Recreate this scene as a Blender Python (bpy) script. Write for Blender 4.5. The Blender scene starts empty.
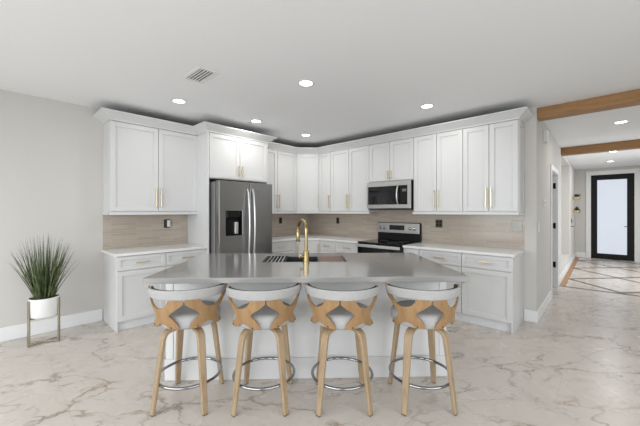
import bpy, bmesh, math, random
from mathutils import Vector, Matrix
random.seed(7)
SC = bpy.context.scene
COL = SC.collection
PI = math.pi
R = math.radians

# ------------------------------------------------------------------ camera
YAW = 43.3
cam_d = bpy.data.cameras.new('camera')
cam = bpy.data.objects.new('camera', cam_d)
COL.objects.link(cam)
cam.location = (4.75, -4.67, 1.40)
cam.rotation_euler = (R(90), 0, R(YAW))
cam_d.sensor_width = 36.0
cam_d.lens = 309.0 / 640 * 36
cam_d.shift_y = -2.0 / 640
cam_d.clip_start = 0.02
SC.camera = cam

# ------------------------------------------------------------------ world, light, exposure
w = bpy.data.worlds.new('world')
SC.world = w
w.use_nodes = True
w.node_tree.nodes['Background'].inputs[0].default_value = (0.85, 0.92, 1.0, 1)
w.node_tree.nodes['Background'].inputs[1].default_value = 1.0
SC.view_settings.view_transform = 'Standard'
SC.view_settings.look = 'None'
SC.view_settings.gamma = 1.0
SC.view_settings.use_curve_mapping = False
SC.view_settings.exposure = -0.2


def area(name, loc, rot, sx, sy, energy, color):
    d = bpy.data.lights.new(name, 'AREA')
    d.shape = 'RECTANGLE'
    d.size, d.size_y = sx, sy
    d.energy = energy
    d.color = color
    o = bpy.data.objects.new(name, d)
    COL.objects.link(o)
    o.location = loc
    o.rotation_euler = rot
    return o


# daylight falling through the wide openings behind the photographer onto the pale floor
def daylight(name, loc, rot, sx, sy, energy, color, spread):
    o = area(name, loc, rot, sx, sy, energy, color)
    o.data.spread = R(spread)
    return o


daylight('daylight_rear', (3.6, -7.85, 1.5), (R(40), 0, 0), 5.6, 2.2, 225, (0.92, 0.97, 1.0), 160)
daylight('daylight_side', (7.85, -4.4, 1.5), (R(40), 0, R(90)), 4.6, 2.2, 120, (0.92, 0.97, 1.0), 160)
daylight('hall_fill', (6.4, 4.2, 1.5), (R(62), 0, R(90)), 2.6, 1.9, 62, (0.92, 0.97, 1.0), 165)  # added fill lamp that brightens the hallway wall and ceiling
LAMP_WATTS = 3.4
LAMP_COLOR = (1.0, 0.98, 0.95)

# ------------------------------------------------------------------ materials
def mat(name, color, rough=0.5, metal=0.0, spec=0.5, coat=0.0):
    m = bpy.data.materials.new(name)
    m.use_nodes = True
    b = m.node_tree.nodes['Principled BSDF']
    b.inputs['Base Color'].default_value = (*color, 1)
    b.inputs['Roughness'].default_value = rough
    b.inputs['Metallic'].default_value = metal
    b.inputs['Specular IOR Level'].default_value = spec
    b.inputs['Coat Weight'].default_value = coat
    return m


class N:
    """small helper to write node graphs"""
    def __init__(self, m):
        self.t = m.node_tree
        self.b = m.node_tree.nodes['Principled BSDF']

    def n(self, kind, **kw):
        x = self.t.nodes.new(kind)
        for k, v in kw.items():
            setattr(x, k, v)
        return x

    def l(self, a, b):
        self.t.links.new(a, b)

    def coord(self, scale=(1, 1, 1), rot=(0, 0, 0), loc=(0, 0, 0), out='Object'):
        tc = self.n('ShaderNodeTexCoord')
        mp = self.n('ShaderNodeMapping')
        mp.inputs['Scale'].default_value = scale
        mp.inputs['Rotation'].default_value = rot
        mp.inputs['Location'].default_value = loc
        self.l(tc.outputs[out], mp.inputs['Vector'])
        return mp.outputs['Vector']

    def noise(self, vec, scale, detail=4, rough=0.55, dist=0.0):
        x = self.n('ShaderNodeTexNoise')
        x.inputs['Scale'].default_value = scale
        x.inputs['Detail'].default_value = detail
        x.inputs['Roughness'].default_value = rough
        x.inputs['Distortion'].default_value = dist
        self.l(vec, x.inputs['Vector'])
        return x

    def ramp(self, fac, stops):
        x = self.n('ShaderNodeValToRGB')
        e = x.color_ramp.elements
        while len(e) < len(stops):
            e.new(0.5)
        for i, (p, c) in enumerate(stops):
            e[i].position = p
            e[i].color = (*c, 1) if len(c) == 3 else c
        self.l(fac, x.inputs['Fac'])
        return x.outputs['Color']

    def mix(self, fac, a, b, mode='MIX'):
        x = self.n('ShaderNodeMix', data_type='RGBA', blend_type=mode)
        for s, v in ((x.inputs[0], fac), (x.inputs[6], a), (x.inputs[7], b)):
            if hasattr(v, 'is_linked'):
                self.l(v, s)
            elif isinstance(v, (int, float)):
                s.default_value = v
            else:
                s.default_value = (*v, 1)
        return x.outputs[2]

    def math(self, op, a, b=0.0, clamp=False):
        x = self.n('ShaderNodeMath', operation=op, use_clamp=clamp)
        for s, v in ((x.inputs[0], a), (x.inputs[1], b)):
            if hasattr(v, 'is_linked'):
                self.l(v, s)
            else:
                s.default_value = v
        return x.outputs[0]

    def bump(self, h, strength=0.1, dist=0.01):
        x = self.n('ShaderNodeBump')
        x.inputs['Strength'].default_value = strength
        x.inputs['Distance'].default_value = dist
        self.l(h, x.inputs['Height'])
        self.l(x.outputs['Normal'], self.b.inputs['Normal'])


def wall_mat(name, c):
    m = mat(name, c, 0.75, spec=0.25)
    g = N(m)
    v = g.coord()
    n = g.noise(v, 90, 3)
    g.bump(n.outputs['Fac'], 0.05, 0.003)
    return m


def wood_mat(name, c1, c2, scale=(1, 1, 1), rough=0.5):
    m = mat(name, c1, rough)
    g = N(m)
    v = g.coord(scale)
    n = g.noise(v, 5.0, 6, 0.6, 0.6)
    n2 = g.noise(v, 24.0, 3, 0.6, 0.2)
    f = g.math('ADD', g.math('MULTIPLY', n.outputs['Fac'], 0.65), g.math('MULTIPLY', n2.outputs['Fac'], 0.35))
    g.l(g.ramp(f, [(0.32, c2), (0.62, c1)]), g.b.inputs['Base Color'])
    g.bump(n2.outputs['Fac'], 0.06, 0.002)
    return m


def marble_floor():
    m = mat('marble floor tile', (0.72, 0.68, 0.64), 0.2)
    g = N(m)
    v0 = g.coord()
    # cloudy base
    cl = g.noise(v0, 0.9, 5, 0.55)
    base = g.ramp(cl.outputs['Fac'], [(0.3, (0.565, 0.51, 0.46)), (0.7, (0.61, 0.56, 0.515))])
    # veins: edges of stretched, warped cells running diagonally
    v1 = g.coord(rot=(0, 0, R(-52)))
    mp2 = g.n('ShaderNodeMapping')
    mp2.inputs['Scale'].default_value = (0.62, 1.25, 0.0)
    g.l(v1, mp2.inputs['Vector'])
    v = mp2.outputs['Vector']
    wn = g.noise(v, 1.6, 4, 0.6)
    wn2 = g.noise(v, 8.0, 4, 0.65)
    add = g.n('ShaderNodeVectorMath', operation='MULTIPLY_ADD')
    g.l(wn.outputs['Color'], add.inputs[0])
    add.inputs[1].default_value = (0.75, 0.75, 0)
    g.l(v, add.inputs[2])
    add2 = g.n('ShaderNodeVectorMath', operation='MULTIPLY_ADD')
    g.l(wn2.outputs['Color'], add2.inputs[0])
    add2.inputs[1].default_value = (0.20, 0.20, 0)
    g.l(add.outputs[0], add2.inputs[2])

    def veins(scale, width, mscale, mlo, mhi, off):
        vo = g.n('ShaderNodeTexVoronoi', feature='DISTANCE_TO_EDGE', voronoi_dimensions='2D')
        vo.inputs['Scale'].default_value = scale
        g.l(add2.outputs[0], vo.inputs['Vector'])
        d = g.ramp(vo.outputs['Distance'], [(0.0, (1, 1, 1)), (width * 0.35, (0.75, 0.75, 0.75)), (width, (0, 0, 0))])
        mk = g.noise(g.coord(loc=(off, off, 0)), mscale, 4, 0.6)
        k = g.ramp(mk.outputs['Fac'], [(mlo, (0, 0, 0)), (mhi, (1, 1, 1))])
        return g.math('MULTIPLY', d, k)
    va = veins(1.75, 0.035, 2.2, 0.40, 0.58, 3.1)
    vb = veins(4.2, 0.055, 2.6, 0.47, 0.64, 9.7)
    hue = g.noise(v0, 1.6, 2, 0.5)
    vcol = g.ramp(hue.outputs['Fac'], [(0.42, (0.15, 0.125, 0.105)), (0.60, (0.27, 0.175, 0.085))])
    c = g.mix(g.math('MULTIPLY', va, 0.68), base, vcol)
    c = g.mix(g.math('MULTIPLY', vb, 0.68), c, vcol)
    # tile joints
    bt = g.n('ShaderNodeTexBrick')
    bt.offset = 0.5
    bt.inputs['Scale'].default_value = 1.0
    bt.inputs['Mortar Size'].default_value = 0.0022
    bt.inputs['Mortar Smooth'].default_value = 0.0
    bt.inputs['Brick Width'].default_value = 1.2
    bt.inputs['Row Height'].default_value = 0.6
    g.l(g.coord(loc=(0.35, 0.10, 0)), bt.inputs['Vector'])
    c = g.mix(g.math('MULTIPLY', bt.outputs['Fac'], 0.45), c, (0.42, 0.38, 0.35))
    g.l(c, g.b.inputs['Base Color'])
    rn = g.noise(v0, 3.0, 2)
    g.l(g.math('ADD', g.math('MULTIPLY', rn.outputs['Fac'], 0.1), 0.22), g.b.inputs['Roughness'])
    return m


def tile_mat():
    m = mat('taupe linear glass tile', (0.30, 0.27, 0.24), 0.16)
    g = N(m)
    tc = g.n('ShaderNodeTexCoord')
    sep = g.n('ShaderNodeSeparateXYZ')
    g.l(tc.outputs['Object'], sep.inputs[0])
    u = g.math('ADD', sep.outputs[0], sep.outputs[1])
    cb = g.n('ShaderNodeCombineXYZ')
    g.l(u, cb.inputs[0])
    g.l(sep.outputs[2], cb.inputs[1])
    bt = g.n('ShaderNodeTexBrick')
    bt.offset = 0.37
    bt.inputs['Scale'].default_value = 1.0
    bt.inputs['Mortar Size'].default_value = 0.0016
    bt.inputs['Brick Width'].default_value = 0.30
    bt.inputs['Row Height'].default_value = 0.0345
    bt.inputs['Bias'].default_value = 0.0
    bt.inputs['Color1'].default_value = (0.475, 0.405, 0.335, 1)
    bt.inputs['Color2'].default_value = (0.41, 0.345, 0.285, 1)
    bt.inputs['Mortar'].default_value = (0.52, 0.47, 0.42, 1)
    g.l(cb.outputs[0], bt.inputs['Vector'])
    g.l(bt.outputs['Color'], g.b.inputs['Base Color'])
    n = g.noise(cb.outputs[0], 14, 2)
    h = g.math('SUBTRACT', g.math('MULTIPLY', n.outputs['Fac'], 0.5), bt.outputs['Fac'])
    g.bump(h, 0.35, 0.002)
    return m


def quartz(name, c1, c2, rough):
    m = mat(name, c1, rough)
    g = N(m)
    v = g.coord()
    n = g.noise(v, 160, 2)
    g.l(g.ramp(n.outputs['Fac'], [(0.35, c2), (0.65, c1)]), g.b.inputs['Base Color'])
    return m


def steel(name, c, rough, axis=(1, 1, 60)):
    m = mat(name, c, rough, 1.0)
    g = N(m)
    v = g.coord(axis)
    n = g.noise(v, 6, 3)
    g.l(g.math('ADD', g.math('MULTIPLY', n.outputs['Fac'], 0.14), rough - 0.07), g.b.inputs['Roughness'])
    return m


def fabric(name, c):
    m = mat(name, c, 0.9, spec=0.2)
    g = N(m)
    v = g.coord()
    n = g.noise(v, 260, 2)
    n2 = g.noise(v, 30, 3)
    f = g.math('ADD', g.math('MULTIPLY', n.outputs['Fac'], 0.6), g.math('MULTIPLY', n2.outputs['Fac'], 0.4))
    g.l(g.ramp(f, [(0.3, tuple(x * 0.82 for x in c)), (0.7, c)]), g.b.inputs['Base Color'])
    g.bump(n.outputs['Fac'], 0.25, 0.002)
    return m


def emit(name, c, s):
    m = mat(name, c, 0.4)
    b = m.node_tree.nodes['Principled BSDF']
    b.inputs['Emission Color'].default_value = (*c, 1)
    b.inputs['Emission Strength'].default_value = s
    return m


M = {}
M['wall'] = wall_mat('warm off-white wall paint', (0.61, 0.59, 0.56))
M['ceiling'] = wall_mat('ceiling paint', (0.885, 0.895, 0.905))
M['trim'] = mat('white trim paint', (0.80, 0.80, 0.80), 0.4)
M['cab'] = mat('white cabinet paint', (0.665, 0.665, 0.66), 0.38)
M['kick'] = mat('white toe kick paint', (0.74, 0.75, 0.76), 0.5)
M['floor'] = marble_floor()
M['tile'] = tile_mat()
M['white_quartz'] = quartz('white quartz', (0.80, 0.80, 0.79), (0.74, 0.74, 0.73), 0.2)
M['grey_quartz'] = quartz('grey quartz', (0.31, 0.302, 0.295), (0.29, 0.283, 0.276), 0.2)
M['grey_quartz'].node_tree.nodes['Principled BSDF'].inputs['Coat Weight'].default_value = 0.9
M['grey_quartz'].node_tree.nodes['Principled BSDF'].inputs['Coat Roughness'].default_value = 0.12
M['gold'] = mat('champagne gold metal', (0.72, 0.60, 0.40), 0.3, 1.0)
M['standmetal'] = mat('antique champagne metal', (0.42, 0.36, 0.28), 0.25, 1.0)
M['brass'] = mat('brushed brass', (0.38, 0.29, 0.14), 0.25, 1.0)
M['steel'] = steel('brushed stainless steel', (0.50, 0.49, 0.48), 0.32, (60, 1, 1))
M['darksteel'] = steel('dark stainless steel', (0.30, 0.295, 0.29), 0.30, (0.4, 0.4, 60))
M['fridgeside'] = mat('grey painted steel', (0.20, 0.198, 0.195), 0.4)
M['shadeboard'] = mat('dark shade board', (0.12, 0.09, 0.06), 0.8)  # dark so the cabinet tops bounce less light up to the ceiling
M['chrome'] = mat('chrome', (0.33, 0.335, 0.35), 0.12, 1.0)
M['satin'] = mat('satin steel bar', (0.72, 0.72, 0.72), 0.3, 1.0)
M['blackglass'] = mat('black glass', (0.006, 0.006, 0.007), 0.06, spec=0.35)
M['black'] = mat('black plastic', (0.008, 0.008, 0.009), 0.45, spec=0.2)
M['blackdoor'] = mat('black door paint', (0.012, 0.012, 0.013), 0.6, spec=0.2)
M['sinkdark'] = mat('dark sink composite', (0.03, 0.03, 0.032), 0.4)
M['bronze'] = mat('dark bronze plate', (0.05, 0.035, 0.025), 0.35)
M['greyplate'] = mat('grey metal plate', (0.26, 0.25, 0.23), 0.35, 0.6)
M['plastic'] = mat('white plastic', (0.78, 0.78, 0.77), 0.4)
M['oak'] = wood_mat('oak bent plywood', (0.37, 0.225, 0.105), (0.25, 0.14, 0.06), (6, 6, 0.8), 0.42)
M['oakleg'] = wood_mat('light oak', (0.41, 0.30, 0.19), (0.28, 0.19, 0.105), (6, 6, 0.6), 0.45)
M['beam'] = wood_mat('stained timber beam', (0.38, 0.205, 0.075), (0.25, 0.125, 0.045), (0.7, 5, 5), 0.5)
M['inlay'] = wood_mat('brown wood inlay', (0.155, 0.095, 0.06), (0.10, 0.065, 0.045), (4, 4, 4), 0.4)
M['border'] = wood_mat('warm wood plank', (0.43, 0.22, 0.085), (0.29, 0.135, 0.05), (5, 0.8, 5), 0.4)
M['board'] = wood_mat('reddish wood board', (0.17, 0.085, 0.058), (0.11, 0.055, 0.038), (1.0, 8, 5), 0.5)
M['fabric'] = fabric('light grey linen', (0.45, 0.443, 0.435))
M['seatfab'] = fabric('grey seat linen', (0.46, 0.45, 0.445))
M['charcoal'] = fabric('charcoal lining', (0.045, 0.043, 0.043))
M['foot'] = mat('dark foot cap', (0.05, 0.045, 0.04), 0.6)
M['pot'] = mat('glossy white ceramic', (0.82, 0.82, 0.81), 0.12, coat=0.5)
M['soil'] = mat('dark soil', (0.03, 0.022, 0.016), 0.95)
M['lens'] = emit('lit lamp lens', (1.0, 0.97, 0.93), 9.0)
M['frost'] = emit('daylit frosted glass', (0.80, 0.86, 0.96), 0.72)
M['frost'].node_tree.nodes['Principled BSDF'].inputs['Base Color'].default_value = (0.25, 0.27, 0.30, 1)
M['display'] = emit('lit clock display', (0.6, 0.8, 0.9), 0.05)
M['display'].node_tree.nodes['Principled BSDF'].inputs['Base Color'].default_value = (0.1, 0.1, 0.1, 1)


def leaf_mat():
    m = mat('grass blade green', (0.10, 0.16, 0.05), 0.5)
    g = N(m)
    v = g.coord()
    n = g.noise(v, 22, 2)
    g.l(g.ramp(n.outputs['Fac'], [(0.35, (0.025, 0.045, 0.014)), (0.55, (0.07, 0.105, 0.03)), (0.72, (0.16, 0.15, 0.07))]), g.b.inputs['Base Color'])
    return m


M['leaf'] = leaf_mat()

# ------------------------------------------------------------------ mesh helpers
class MB:
    def __init__(self):
        self.bm = bmesh.new()

    def box(self, x0, x1, y0, y1, z0, z1, bev=0.0, seg=1):
        b = bmesh.new()
        bmesh.ops.create_cube(b, size=1)
        sx, sy, sz = abs(x1 - x0), abs(y1 - y0), abs(z1 - z0)
        for v in b.verts:
            v.co = Vector(((x0 + x1) / 2 + v.co.x * sx, (y0 + y1) / 2 + v.co.y * sy, (z0 + z1) / 2 + v.co.z * sz))
        if bev > 0:
            bmesh.ops.bevel(b, geom=b.edges[:], offset=min(bev, 0.45 * min(sx, sy, sz)), segments=seg, affect='EDGES', profile=0.5)
        self.merge(b)
        return self

    def merge(self, b, M4=None):
        if M4 is not None:
            bmesh.ops.transform(b, matrix=M4, verts=b.verts[:])
        me = bpy.data.meshes.new('tmp')
        b.to_mesh(me)
        b.free()
        self.bm.from_mesh(me)
        bpy.data.meshes.remove(me)
        return self

    def cyl(self, c, r, h, axis='Z', seg=24, r2=None, bev=0.0):
        b = bmesh.new()
        bmesh.ops.create_cone(b, cap_ends=True, segments=seg, radius1=r, radius2=r if r2 is None else r2, depth=h)
        if bev:
            es = [e for e in b.edges if abs(e.verts[0].co.z - e.verts[1].co.z) < 1e-6]
            bmesh.ops.bevel(b, geom=es, offset=bev, segments=2, affect='EDGES', profile=0.5)
        rot = {'Z': Matrix.Identity(4), 'X': Matrix.Rotation(PI / 2, 4, 'Y'), 'Y': Matrix.Rotation(-PI / 2, 4, 'X')}[axis]
        return self.merge(b, Matrix.Translation(c) @ rot)

    def lathe(self, prof, seg=40, c=(0, 0, 0)):
        b = bmesh.new()
        rings = []
        for r, z in prof:
            if r < 1e-5:
                rings.append([b.verts.new((c[0], c[1], c[2] + z))])
            else:
                rings.append([b.verts.new((c[0] + r * math.cos(2 * PI * i / seg), c[1] + r * math.sin(2 * PI * i / seg), c[2] + z)) for i in range(seg)])
        for a, d in zip(rings, rings[1:]):
            for i in range(seg):
                j = (i + 1) % seg
                if len(a) == 1 and len(d) == 1:
                    continue
                if len(a) == 1:
                    b.faces.new((a[0], d[i], d[j]))
                elif len(d) == 1:
                    b.faces.new((a[i], a[j], d[0]))
                else:
                    b.faces.new((a[i], a[j], d[j], d[i]))
        bmesh.ops.recalc_face_normals(b, faces=b.faces[:])
        return self.merge(b)

    def tube(self, pts, rad, seg=12, closed=False):
        """round tube along points; rad is a number or a list"""
        P = [Vector(p) for p in pts]
        n = len(P)
        rr = rad if isinstance(rad, (list, tuple)) else [rad] * n
        b = bmesh.new()
        rings = []
        up = None
        for i in range(n):
            if closed:
                t = (P[(i + 1) % n] - P[i - 1]).normalized()
            else:
                t = (P[min(i + 1, n - 1)] - P[max(i - 1, 0)]).normalized()
            if up is None:
                up = Vector((0, 0, 1)) if abs(t.z) < 0.9 else Vector((1, 0, 0))
            s = t.cross(up).normalized()
            up = s.cross(t).normalized()
            rings.append([b.verts.new(P[i] + (s * math.cos(2 * PI * k / seg) + up * math.sin(2 * PI * k / seg)) * rr[i]) for k in range(seg)])
        m = n if closed else n - 1
        for i in range(m):
            a, d = rings[i], rings[(i + 1) % n]
            for k in range(seg):
                j = (k + 1) % seg
                b.faces.new((a[k], a[j], d[j], d[k]))
        if not closed:
            b.faces.new(rings[0][::-1])
            b.faces.new(rings[-1])
        bmesh.ops.recalc_face_normals(b, faces=b.faces[:])
        return self.merge(b)

    def strip(self, pts, side, widths, thicks, bev=0.004):
        """rectangular bar along points; side = constant width direction"""
        P = [Vector(p) for p in pts]
        s = Vector(side).normalized()
        b = bmesh.new()
        rings = []
        for i, p in enumerate(P):
            t = (P[min(i + 1, len(P) - 1)] - P[max(i - 1, 0)]).normalized()
            nrm = t.cross(s).normalized()
            hw, ht = widths[i] / 2, thicks[i] / 2
            c = min(bev, hw * 0.5, ht * 0.5)
            ring = []
            for a, d in ((hw - c, ht), (hw, ht - c), (hw, -ht + c), (hw - c, -ht), (-hw + c, -ht), (-hw, -ht + c), (-hw, ht - c), (-hw + c, ht)):
                ring.append(b.verts.new(p + s * a + nrm * d))
            rings.append(ring)
        k = 8
        for a, d in zip(rings, rings[1:]):
            for i in range(k):
                j = (i + 1) % k
                b.faces.new((a[i], a[j], d[j], d[i]))
        b.faces.new(rings[0][::-1])
        b.faces.new(rings[-1])
        bmesh.ops.recalc_face_normals(b, faces=b.faces[:])
        return self.merge(b)

    def prism(self, poly, z0, z1, bev=0.0):
        """vertical prism over a 2D polygon"""
        b = bmesh.new()
        f = b.faces.new([b.verts.new((x, y, z0)) for x, y in poly])
        ex = bmesh.ops.extrude_face_region(b, geom=[f])
        for v in ex['geom']:
            if isinstance(v, bmesh.types.BMVert):
                v.co.z = z1
        bmesh.ops.recalc_face_normals(b, faces=b.faces[:])
        if bev:
            bmesh.ops.bevel(b, geom=b.edges[:], offset=bev, segments=2, affect='EDGES', profile=0.5)
        return self.merge(b)

    def xf(self, m4):
        bmesh.ops.transform(self.bm, matrix=m4, verts=self.bm.verts[:])
        return self

    def build(self, name, m, parent=None, smooth=None, loc=None):
        me = bpy.data.meshes.new(name)
        if smooth is not None:
            for f in self.bm.faces:
                f.smooth = True
            for e in self.bm.edges:
                if len(e.link_faces) == 2 and e.calc_face_angle(0) > R(smooth):
                    e.smooth = False
        self.bm.to_mesh(me)
        self.bm.free()
        me.materials.append(m)
        o = bpy.data.objects.new(name, me)
        COL.objects.link(o)
        if parent:
            o.parent = parent
        if loc is not None:
            o.location = loc
        return o


def B(*a, bev=0.0, seg=1):
    return MB().box(*a, bev=bev, seg=seg)


def tag(o, label=None, cat=None, group=None, kind=None):
    if label:
        o['label'] = label
    if cat:
        o['category'] = cat
    if group:
        o['group'] = group
    if kind:
        o['kind'] = kind
    return o


def thing(name, label, cat, loc=(0, 0, 0), rz=0.0, group=None):
    o = bpy.data.objects.new(name, None)
    o.empty_display_size = 0.1
    COL.objects.link(o)
    o.location = loc
    o.rotation_euler = (0, 0, rz)
    return tag(o, label, cat, group)


def struct(name, mb, m, label=None, parent=None, smooth=None):
    o = mb.build(name, m, parent, smooth)
    if parent is None:
        o['kind'] = 'structure'
        if label:
            o['label'] = label
            o['category'] = name.split('_')[0]
    return o


def copy_tree(o, parent=None):
    c = o.copy()
    COL.objects.link(c)
    if parent:
        c.parent = parent
    for ch in list(o.children):
        copy_tree(ch, c)
    return c


# ------------------------------------------------------------------ room shell
CEIL = 2.70
HC = 2.66
struct('floor', B(-0.1, 8.1, -8.1, 8.2, -0.1, 0.0), M['floor'], 'pale marble-look tile floor with brown and grey veins')
struct('ceiling', MB().box(-0.1, 8.1, -8.1, 0.05, CEIL, CEIL + 0.12).box(3.9, 6.7, 0.05, 7.8, HC, CEIL + 0.12), M['ceiling'], 'smooth pale grey-white ceiling with recessed lights')
struct('wall_left', B(-0.12, 0, -8.1, 0.12, 0, CEIL), M['wall'], 'warm off-white wall behind the plant and the fridge')
struct('wall_back', B(0, 3.95, 0, 0.12, 0, CEIL), M['wall'], 'off-white wall behind the range')
# rear and side walls with wide openings for daylight (behind the camera)
struct('wall_rear', MB().box(0, 0.7, -8.1, -8.0, 0, CEIL).box(6.5, 8.0, -8.1, -8.0, 0, CEIL).box(0.7, 6.5, -8.1, -8.0, 2.5, CEIL).box(0.7, 6.5, -8.1, -8.0, 0, 0.1), M['wall'])
struct('wall_right', MB().box(8.0, 8.1, -8.1, -6.8, 0, CEIL).box(8.0, 8.1, -2.0, 0.05, 0, CEIL).box(8.0, 8.1, -6.8, -2.0, 2.5, CEIL).box(8.0, 8.1, -6.8, -2.0, 0, 0.1), M['wall'])
struct('wall_divider', B(6.5, 8.1, 0.05, 0.17, 0, CEIL), M['wall'])
struct('wall_entry', MB().box(6.5, 6.6, 0.17, 2.9, 0, CEIL).box(6.5, 6.6, 5.5, 7.6, 0, CEIL).box(6.5, 6.6, 2.9, 5.5, 2.5, CEIL).box(6.5, 6.6, 2.9, 5.5, 0, 0.5), M['wall'])

# hallway left wall: very slightly skewed against the kitchen
HM = Matrix.Translation((4.07, 0, 0)) @ Matrix.Rotation(R(0.95), 4, 'Z')   # local: x=0 face, y along hall
hw = MB()
D0, D1, DT = 1.50, 2.42, 2.06
hw.box(-0.125, 0, 0.0, D0, 0, CEIL).box(-0.125, 0, D0, D1, DT, CEIL).box(-0.125, 0, D1, 3.2, 0, CEIL)
hw.box(-0.30, 0, 5.35, 7.72, 0, CEIL).box(-0.30, 0, 3.2, 5.35, 0, 0.30).box(-0.30, 0, 3.2, 5.35, 2.55, CEIL).box(-0.30, -0.18, 3.2, 5.35, 0.30, 2.55)
hw.box(-0.30, -0.125, 3.1, 3.2, 0, CEIL)
hw.xf(HM)
struct('wall_hall', hw, M['wall'], 'off-white hallway wall running back to the front door')
fw = MB().box(3.6, 4.28, 7.6, 7.75, 0, CEIL).box(5.25, 6.6, 7.6, 7.75, 0, CEIL).box(4.28, 5.25, 7.6, 7.75, 2.48, CEIL)
struct('wall_far', fw, M['wall'], 'far hallway wall around the black front door')
# side room seen through the open doorway: a small closed lobby
struct('wall_closet', MB().box(2.6, 3.94, 0.12, 0.2, 0, CEIL).box(2.6, 2.68, 0.2, 3.3, 0, CEIL).box(2.68, 3.85, 3.2, 3.3, 0, CEIL).box(2.6, 3.95, 0.12, 3.3, CEIL, CEIL + 0.1), M['wall'])

BH, BT = 0.15, 0.015
def baseboard(name, mb, label):
    return struct(name, mb, M['trim'], label)
baseboard('baseboard_left', B(0, BT, -8.0, -3.70, 0, BH, bev=0.004), 'white baseboard along the left wall behind the plant')
baseboard('baseboard_back', B(3.94, 4.07 + BT, -BT, 0, 0, BH, bev=0.004), 'short white baseboard beside the right base cabinets')
baseboard('baseboard_hall', MB().box(0, BT, -0.0, D0 - 0.08, 0, BH, bev=0.004).box(0, BT, D1 + 0.08, 7.6, 0, BH, bev=0.004).xf(HM), 'white baseboard down the hallway wall')
baseboard('baseboard_far', MB().box(3.97, 4.20, 7.585, 7.6, 0, BH, bev=0.004).box(5.32, 6.5, 7.585, 7.6, 0, BH, bev=0.004), 'white baseboard on the far wall')

# doorway in hallway wall: casing, jamb with black hinges
cs = MB()
cs.box(0, 0.018, D0 - 0.085, D0, 0, DT + 0.085, bev=0.004).box(0, 0.018, D1, D1 + 0.085, 0, DT + 0.085, bev=0.004).box(0, 0.018, D0, D1, DT, DT + 0.085, bev=0.004)
cs.box(-0.125, 0.0, D0, D0 + 0.012, 0, DT).box(-0.125, 0.0, D1 - 0.012, D1, 0, DT).box(-0.125, 0, D0, D1, DT - 0.012, DT)
cs.xf(HM)
d1 = struct('door_1', cs, M['trim'], 'white cased doorway with black hinges in the hallway wall')
gs = MB().box(-0.118, -0.086, D1 - 0.02, D1 - 0.012, 0, DT - 0.012).xf(HM)  # black strip drawing a dark line on the far jamb
gs.build('black_seam', M['black'], d1)
for z in (0.42, 1.13, 1.86):
    h = MB().box(-0.058, -0.03, D1 - 0.022, D1 - 0.012, z - 0.05, z + 0.05, bev=0.002).cyl((-0.026, D1 - 0.022, z), 0.009, 0.105, seg=10).xf(HM)
    h.build('hinge', M['black'], d1)
MB().box(-0.09, -0.03, D0 + 0.012, D0 + 0.016, 0.93, 1.0).xf(HM).build('strike_plate', M['black'], d1)
MB().box(-0.86, -0.13, D1 - 0.05, D1 - 0.012, 0.01, DT - 0.014, bev=0.003).xf(HM).build('door_leaf', M['trim'], d1)

# front door
d2 = struct('door_2', MB().box(4.31, 4.45, 7.60, 7.645, 0.012, 2.46, bev=0.003).box(5.075, 5.222, 7.60, 7.645, 0.012, 2.46, bev=0.003)
            .box(4.45, 5.075, 7.60, 7.645, 2.31, 2.46, bev=0.003).box(4.45, 5.075, 7.60, 7.645, 0.012, 0.155, bev=0.003), M['blackdoor'],
            'tall black front door with one frosted glass panel')
B(4.45, 5.075, 7.615, 7.63, 0.155, 2.31).build('frosted_pane', M['frost'], d2)
lv = MB().cyl((5.125, 7.592, 0.96), 0.026, 0.016, 'Y').cyl((5.125, 7.565, 0.96), 0.009, 0.05, 'Y', 12).box(5.015, 5.135, 7.538, 7.556, 0.951, 0.969, bev=0.004)
lv.build('lever_handle', M['black'], d2, 40)
B(4.28, 4.31, 7.58, 7.66, 0, 2.48).build('jamb', M['trim'], d2)
B(5.222, 5.25, 7.58, 7.66, 0, 2.48).build('jamb', M['trim'], d2)
B(4.31, 5.222, 7.58, 7.66, 2.46, 2.48).build('head_jamb', M['trim'], d2)
B(4.31, 5.222, 7.59, 7.66, 0.0, 0.012).build('threshold', M['black'], d2)
struct('trim_5', MB().box(4.195, 4.285, 7.575, 7.6, 0, 2.58, bev=0.004).box(5.24, 5.33, 7.575, 7.6, 0, 2.58, bev=0.004).box(4.285, 5.24, 7.575, 7.6, 2.47, 2.58, bev=0.004),
       M['trim'], 'white casing around the black front door')

# beams
struct('trim_1', B(4.065, 8.0, 0.04, 0.22, 2.565, 2.697, bev=0.004), M['beam'], 'stained timber ceiling beam where the kitchen meets the hallway')
struct('trim_2', B(4.02, 6.5, 3.12, 3.30, 2.515, 2.659, bev=0.004), M['beam'], 'second timber ceiling beam further down the hallway')
# hallway floor inlay: warm border plank and diamond lattice flush with the tiles
bd = MB().box(0.018, 0.105, 2.60, 7.55, 0.0, 0.003).xf(HM)
struct('trim_3', bd, M['border'], 'warm wood border plank along the hallway baseboard')


def seg_clip(p, q, x0, x1, y0, y1):
    (ax, ay), (bx, by) = p, q
    t0, t1 = 0.0, 1.0
    for d, a, lo, hi in ((bx - ax, ax, x0, x1), (by - ay, ay, y0, y1)):
        if abs(d) < 1e-9:
            if a < lo or a > hi:
                return None
            continue
        u, v = (lo - a) / d, (hi - a) / d
        if u > v:
            u, v = v, u
        t0, t1 = max(t0, u), min(t1, v)
    if t0 >= t1:
        return None
    return (ax + (bx - ax) * t0, ay + (by - ay) * t0), (ax + (bx - ax) * t1, ay + (by - ay) * t1)


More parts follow.
